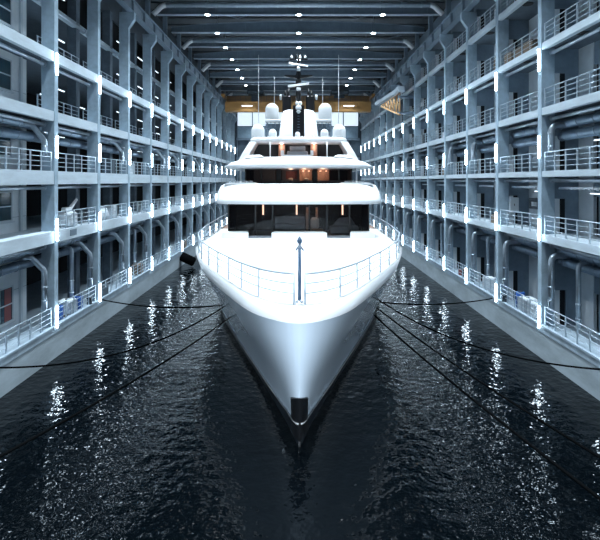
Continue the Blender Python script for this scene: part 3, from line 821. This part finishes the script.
link('cabin_light', pl3, s3, (-1.75, 51.0, 14.3)); link('cabin_light', pl3, s3, (1.6, 51.0, 14.3))

# mast house: two white blocks with a black slot between
for s in (-1, 1):
    r = []
    for z, x0, x1, y0 in ((15.1, .62, 2.15, 53.0), (15.8, .62, 2.05, 53.1), (16.9, .62, 1.95, 53.4), (17.9, .62, 1.82, 53.8), (18.35, .62, 1.65, 54.1), (18.55, .62, 1.2, 54.5)):
        r.append([(s * x0, y0, z), (s * x1, y0 + .25, z), (s * x1, y0 + 3.2, z), (s * x0, y0 + 3.2, z)])
    part('mast_house', MB().loft(r, smooth=False), 'yacht', YT)
part('mast_slot', MB().box(-.62, .62, 53.9, 56.4, 15.1, 18.9), 'black', YT, 'black recess in the middle of the mast house')
lad = MB()
for k in range(9): lad.box(-.12, .12, 53.78, 53.86, 15.6 + k * .3, 15.66 + k * .3)
part('ladder', lad, 'steel', YT)
for s in (-1, 1):
    part('exhaust', MB().box(s * .85, s * 1.85, 56.8, 57.8, 18.2, 20.5, bev=.15).tube([(s * 1.15, 57.2, 20), (s * 1.15, 57.2, 21.3)], .15, 10).tube([(s * 1.5, 57.2, 20), (s * 1.5, 57.2, 21.1)], .13, 10), 'black', YT, 'black funnel with pipes')
    part('horn', MB().lathe([(.1, 20.0), (.14, 20.3), (.14, 20.6)], s * 2.05, 57.0, 10), 'dome', YT)
mst = part('mast', MB().tube([(0, 55, 18.5), (0, 55, 21.2), (0, 55, 24.0), (0, 55, 24.9)], [.35, .26, .16, .05], 12).box(-.3, .3, 54.7, 55.3, 20.6, 21.9, bev=.1), 'black', YT, 'black mast rising above the mast house')
part('yardarm', MB().prism([(-1.6, 22.3), (-1.5, 22.42), (-.3, 22.42), (-.2, 22.8), (.2, 22.8), (.3, 22.42), (1.5, 22.42), (1.6, 22.3), (.3, 22.05), (-.3, 22.05)], 'y', 54.9, 55.15), 'black', mst)
part('radar_bar', MB().prism([(-1.15, 20.95), (1.15, 21.25), (1.15, 21.5), (-1.15, 21.2)], 'y', 54.3, 54.5), 'dome', mst, 'wide white radar bar, lower of two')
part('radar_motor', MB().box(-.25, .25, 54.3, 54.75, 20.6, 21.0, bev=.08), 'dome', mst)
part('radar_bar', MB().prism([(-1.05, 23.55), (1.05, 23.22), (1.05, 23.36), (-1.05, 23.75)], 'y', 54.4, 54.6), 'dome', mst, 'narrow white radar bar, upper of two')
part('radar_motor', MB().lathe([(.2, 22.8), (.2, 23.2), (.1, 23.35)], 0, 54.6, 10), 'dome', mst)
part('mast_arm', MB().tube([(-1.0, 55, 24.2), (1.0, 55, 24.2)], .07, 8).tube([(-.35, 55, 24.2), (-.2, 55, 24.9)], .05, 6).tube([(.35, 55, 24.2), (.2, 55, 24.9)], .05, 6), 'black', mst)
for x in (-.75, .2, .75): part('small_dome', MB().lathe([(.12, 24.25), (.14, 24.4), (.08, 24.55), (.01, 24.6)], x, 54.9, 10), 'dome', mst)
part('lamp_cluster', MB().lathe([(.3, 18.45), (.34, 18.7), (.2, 18.9)], 0, 53.7, 12).lathe([(.14, 18.9), (.22, 19.1), (.1, 19.3)], -.15, 53.7, 10).lathe([(.14, 18.9), (.22, 19.1), (.1, 19.3)], .2, 53.7, 10).lathe([(.1, 18.0), (.26, 18.2), (.1, 18.4)], 0, 53.6, 10), 'dome', mst, 'cluster of white navigation lamps')

def dome(x, y, z, r, h, lab=None):
    pr = [(r * .93, z), (r, z + .1), (r, z + h - r)]
    for k in range(1, 8):
        a = PI / 2 * k / 8; pr.append((r * math.cos(a), z + h - r + r * math.sin(a)))
    pr.append((.02, z + h))
    return part('radome', MB().lathe(pr, x, y, 24), 'dome', YT, lab)
for s in (-1, 1):
    sn = 'left' if s < 0 else 'right'
    dome(s * 4.33, 53, 15.15, .70, 1.6, f'lower outer dome on the {sn}')
    dome(s * 2.72, 52.2, 15.1, .42, 1.05, f'small dome on the {sn}')
    dome(s * 2.95, 55.2, 17.5, .74, 1.85, f'raised dome on the {sn}')
    part('dome_shelf', MB().box(s * 1.75, s * 3.7, 54.4, 56, 17.22, 17.5, bev=.05), 'yacht', YT)
    mb = MB()
    for k in range(4):
        x = 2.15 + k * .45; mb.tube([(s * x, 55, 15.1), (s * x, 55, 17.25)], .05, 6)
        mb.tube([(s * (x - .2), 55.2, 15.3 + .3 * k), (s * (x + .3), 55.2, 16.6)], .05, 6)
    mb.box(s * 2.0, s * 3.7, 54.9, 55.1, 16.5, 16.65); mb.box(s * 2.0, s * 3.7, 55.5, 55.7, 15.1, 17.1)
    part('deck_machinery', mb, 'steel', YT)
    part('whip_antenna', MB().tube([(s * 4.35, 54, 15.1), (s * 4.35, 54, 24.4)], [.045, .025], 6), 'dome', YT)
    part('whip_antenna', MB().tube([(s * 2.8, 57.5, 17.4), (s * 2.8, 57.5, 22.8)], [.035, .02], 6), 'dome', YT)
dome(-.1, 52, 15.1, .26, .75, 'tiny dome in the middle')
mb = MB()
for k in range(-13, 14): mb.box(k * .34 - .05, k * .34 + .05, 49.7, 49.85, 15.1, 15.22)
part('hardtop_fittings', mb, 'yacht', YT)
for s in (-1, 1):
    part('fairlead', MB().tube([(s * 3.35, 31.2, 3.25), (s * 3.6, 31.3, 3.55), (s * 3.75, 31.7, 3.1), (s * 3.5, 31.5, 2.9)], .06, 6), 'stainless', YT)

# ------------------------------------------------------------------ mooring ropes
def rope(a, b, sag, lab, r=.045):
    a, b = Vector(a), Vector(b); N = 24; pts = []
    for k in range(N + 1):
        t = k / N; p = a.lerp(b, t); p.z -= sag * 4 * t * (1 - t); pts.append(p)
    tag(link('mooring_rope', MB().tube(pts, r, 8).mesh('mooring_rope', 'rope')), lab, 'rope', 'mooring ropes')
def pt(px, py, Y): return ((px - 298) * Y / 497, Y, 10.7 - (py - 181) * Y / 497)
rope(pt(229, 318, 33.2), pt(-25, 470, 12.5), .25, 'black mooring rope from the bow to the near left, steeper of the long ropes')
rope(pt(225, 306, 33.8), (-14.2, 22.9, 2.1), 1.1, 'slack black rope sagging across the left water to the nearest quay edge')
rope(pt(224, 305, 34.5), (-14.2, 36.0, 2.1), .35, 'short black rope from the bow to the second left column')
rope(pt(374, 315, 33.2), pt(628, 520, 12.5), .2, 'thick black rope from the bow to the lower right corner', .05)
rope(pt(377, 308, 33.8), pt(640, 482, 14.5), .25, 'thinner black rope just above the thick one on the right')
rope(pt(379, 300, 36), (14.2, 22.6, 2.1), 1.0, 'slack black rope sagging across the right water')
rope(pt(380, 302, 36), (14.25, 36.4, 2.1), .3, 'short black rope from the bow to the second right column')

# bollards
bm_ = MB().lathe([(.2, 0), (.16, .1), (.14, .35), (.24, .42), (.22, .5), (.05, .55)], 0, 0, 16).mesh('bollard', 'steel_dark')
for sd, y, w_ in ((-1, 22.9, 'nearest on the left'), (-1, 36.2, 'by the second left column'), (1, 22.6, 'nearest on the right'), (1, 36.5, 'by the second right column')):
    tag(link('bollard', bm_, None, (sd * (W - .0) + sd * .12, y + (0 if abs(y - 22.7) < 1 else -.9), LEV[sd]['q'] + .12)), f'dark mooring bollard on the quay edge, {w_}', 'bollard', 'mooring bollards')
# fender
f = tag(link('fender', None, None, (-13.75, 62, .95)), 'black cylindrical rubber fender hanging on the left quay wall', 'fender')
ax = Vector((.85, 0, -.4)); 
part('body', MB().tube([(-ax * 1.0)[:], (-ax * .85)[:], (ax * .85)[:], (ax * 1.0)[:]], [.42, .58, .58, .42], 18), 'rubber', f)
part('end_ring', MB().tube([(-ax * 1.05)[:], (-ax * .98)[:]], .2, 12), 'steel_dark', f)
part('hanging_line', MB().tube([(-.6, 0, .7), (-.65, 0, 1.1)], .03, 6), 'rope', f)

# ------------------------------------------------------------------ clutter on the quays and galleries
def barrel(x, y, z, lab, m='blue', r=.3, h=.9):
    mb = MB().lathe([(r * .95, 0), (r, .03), (r, .28), (r * 1.04, .31), (r, .34), (r, .58), (r * 1.04, .61), (r, .64), (r, h - .03), (r * .9, h)], 0, 0, 18)
    o = tag(link('barrel', mb.mesh('barrel', m), None, (x, y, z)), lab, 'barrel')
    part('lid', MB().lathe([(r * .5, h), (r * .5, h + .04)], 0, 0, 12), 'steel_dark', o)
zq = 1.85
barrel(-15.2, 34.4, zq, 'blue barrel at the back of the left quay, beside the white tank')
barrel(-15.6, 33.6, zq + .9 * 0, 'blue barrel on the left quay in front of the inner column')
barrel(-15.3, 31.7, zq, 'blue barrel near the first left column')
barrel(15.35, 34.3, 1.95, 'blue barrel on the right quay behind the white tank', h=1.1)
barrel(15.0, 45.6, 1.95, 'small red drum on the right quay further off', 'red', .25, .6)
def tank(x, y, z, lab):
    o = tag(link('liquid_tank', None, None, (x, y, z)), lab, 'tank')
    part('container', MB().box(-.45, .45, -.5, .5, .12, 1.0, bev=.06), 'tank', o)
    mb = MB()
    for k in range(5): t = -.48 + k * .24; mb.box(t - .01, t + .01, -.53, -.51, .1, 1.02); mb.box(t - .01, t + .01, .51, .53, .1, 1.02); mb.box(-.48, -.46, t - .01, t + .01, .1, 1.02); mb.box(.46, .48, t - .01, t + .01, .1, 1.02)
    for zz in (.3, .6, .9): mb.box(-.48, .48, -.53, -.51, zz, zz + .02); mb.box(-.48, .48, .51, .53, zz, zz + .02)
    part('cage', mb, 'galv', o); part('pallet', MB().box(-.5, .5, -.55, .55, 0, .1), 'timber', o)
    part('cap', MB().lathe([(.1, 1.0), (.1, 1.06)], 0, 0, 12), 'black', o)
tank(-15.3, 32.9, zq, 'white plastic liquid tank in a cage on the left quay')
tank(15.25, 33.0, 1.95, 'white plastic liquid tank in a cage on the right quay, nearer one')
tank(15.25, 31.6, 1.95, 'pale tank in a cage on the right quay beside the first column')
o = tag(link('machine', None, None, (-15.3, 32.9, 7.67)), 'white machine with a raised arm behind the left first gallery railing', 'machine')
part('body', MB().box(-.5, .5, -.6, .6, .0, 1.0, bev=.15), 'tank', o)
part('arm', MB().tube([(0, .1, 1.0), (.1, .5, 1.35), (.1, 1.2, 1.75)], [.16, .13, .09], 10).box(-.15, .2, -.5, .3, 1.0, 1.3, bev=.05), 'white_duct', o)
tag(link('tarpaulin', MB().loft([[(-15.9, 38.2, 7.67), (-15.0, 38.2, 7.67), (-15.0, 39.8, 7.67), (-15.9, 39.8, 7.67)], [(-15.8, 38.4, 8.5), (-15.1, 38.3, 8.3), (-15.2, 39.6, 8.5), (-15.8, 39.6, 8.3)], [(-15.6, 38.7, 8.8), (-15.3, 38.8, 8.7), (-15.3, 39.3, 8.7), (-15.6, 39.3, 8.75)]]).mesh('tarpaulin', 'tank')), 'white wrapped bundle behind the second bay railing of the left first gallery', 'bundle')
tag(link('sign_plate', MB().box(-14.5, -14.46, 31.6, 32.5, 7.2, 7.6, bev=.01).mesh('sign_plate', 'steel')), 'small grey plate fixed on the left first gallery edge', 'plate')
o = tag(link('electric_cabinet', None, None, (15.9, 36.45, 8.7)), 'white wall cabinet on the right first gallery beside the second column', 'cabinet')
part('body', MB().box(-.45, .15, -.35, 0, -.3, .8, bev=.03), 'white_duct', o); part('handle', MB().box(-.2, -.16, -.39, -.35, .2, .35), 'black', o)
o = tag(link('control_box', None, None, (16.7, 34.6, 8.75)), 'dark control box with meters on the right first gallery', 'electrical box')
part('body', MB().box(-.3, .3, -.7, .7, 0, .75, bev=.03), 'steel_dark', o)
for k, y in enumerate((-.35, .1)): part('meter', MB().box(-.34, -.3, y - .15, y + .15, .2, .5), 'white_duct', o)
for n_, (y, x, z) in enumerate(((32.0, 15.2, 19.0), (33.6, 15.25, 19.0), (35.0, 15.2, 19.0))):
    mb = MB()
    for k in range(5): mb.box(-.45, .45, -.6, -.6 + 1.2, .06 + k * .14, .12 + k * .14)
    for k in (-.4, 0, .35): mb.box(k, k + .08, -.6, .6, 0, .66)
    tag(link('timber_stack', mb.mesh('timber_stack', 'timber'), None, (x, y, z)), f'stack of brown timber on the right fourth gallery, {["near", "middle", "far"][n_]} one', 'timber', 'timber stacks on the right fourth gallery')
mb = MB().lathe([(.28, 0), (.3, .6), (.22, 1.1), (.1, 1.5)], 0, 0, 12)
tag(link('wrapped_bundle', mb.mesh('wrapped_bundle', 'timber'), None, (15.25, 38.0, 19.0)), 'upright brown bundle on the right fourth gallery', 'bundle')
rnd = random.Random(3)
cm = {k: MB().box(-.4, .4, -.5, .5, 0, .8, bev=.04).mesh('crate', k) for k in ('steel_dark', 'timber', 'fin', 'tank', 'dimwall')}
kk = 0
CN = {'steel_dark': 'dark', 'timber': 'brown', 'fin': 'slate grey', 'tank': 'white', 'dimwall': 'charcoal'}
for key in ('q', 'E', 'Dd', 'Cc', 'B'):
    for i in range(0, 9):
        for sd in (-1, 1):
            if rnd.random() < .55:
                z = LEV[sd][key] if key == 'q' else LEV[sd][key][1]
                m_ = rnd.choice(list(cm)); yy = YI(i) + rnd.uniform(1.2, 4.4)
                if i == 0: continue
                o = link('crate', cm[m_], None, (sd * rnd.uniform(15.1, 15.3) if key not in ('Cc', 'B') or sd > 0 else -17.6, yy, z)); o.scale = (1, rnd.uniform(.6, 1.3), rnd.uniform(.7, 1.5))
                tag(o, f'{CN[m_]} crate standing on the {SIDE[sd]} {GN[key]}, {ORD[i+1]} bay from the viewer', 'crate')

# added flood lamps, unseen behind the camera, put in to brighten the bow
fb = MB().box(-.5, .5, -.12, .12, -.35, .35, bev=.04).mesh('housing', 'steel_dark'); fl_ = MB().box(-.45, .45, .12, .14, -.3, .3).mesh('lens', 'bay')
sl = bpy.data.lights.new('bow_fill_light', 'SPOT'); sl.energy = 20000; sl.color = (.80, .91, 1.0); sl.spot_size = math.radians(27); sl.spot_blend = .9; sl.shadow_soft_size = .6
for x, nm in ((-2.2, 'left'), (2.2, 'right')):
    p = Vector((x, -9, 7.5)); d = (Vector((0, 22, 3.2)) - p).to_track_quat('-Z', 'Y')
    o = tag(link('flood_lamp', fb, None, p), f'added flood lamp on a pole, unseen behind the viewer, {nm} one', 'flood lamp', 'added flood lamps lighting the bow')
    link('lens', fl_, o); part('pole', MB().tube([(0, 0, -.35), (0, 0, -7.5 - .5)], .07, 8), 'steel_dark', o)
    l = link('bow_fill_light', sl, o, (0, .3, 0)); l.rotation_euler = d.to_euler()

# ------------------------------------------------------------------ world, camera, view
wd = bpy.data.worlds.new('World'); bpy.context.scene.world = wd; wd.use_nodes = True
bg = wd.node_tree.nodes['Background']; bg.inputs[0].default_value = (.50, .70, 1, 1); bg.inputs[1].default_value = .12
cam = bpy.data.cameras.new('camera'); cam.sensor_width = 36; cam.lens = 497 / 600 * 36; cam.shift_x = 2 / 600; cam.shift_y = -89 / 600; cam.clip_end = 400
co = bpy.data.objects.new('camera', cam); C.objects.link(co); co.location = (0, 0, 10.7); co.rotation_euler = (PI / 2, 0, 0)
sc = bpy.context.scene; sc.camera = co
sc.view_settings.view_transform = 'Standard'; sc.view_settings.look = 'None'; sc.view_settings.gamma = 1; sc.view_settings.use_curve_mapping = False
sc.view_settings.exposure = 0.14
sc.cycles.use_light_tree = True
sc.cycles.max_bounces = 6; sc.cycles.diffuse_bounces = 3; sc.cycles.glossy_bounces = 3; sc.cycles.transparent_max_bounces = 6
sc.cycles.sample_clamp_indirect = 4; sc.cycles.caustics_reflective = False; sc.cycles.caustics_refractive = False
sc.cycles.use_denoising = True
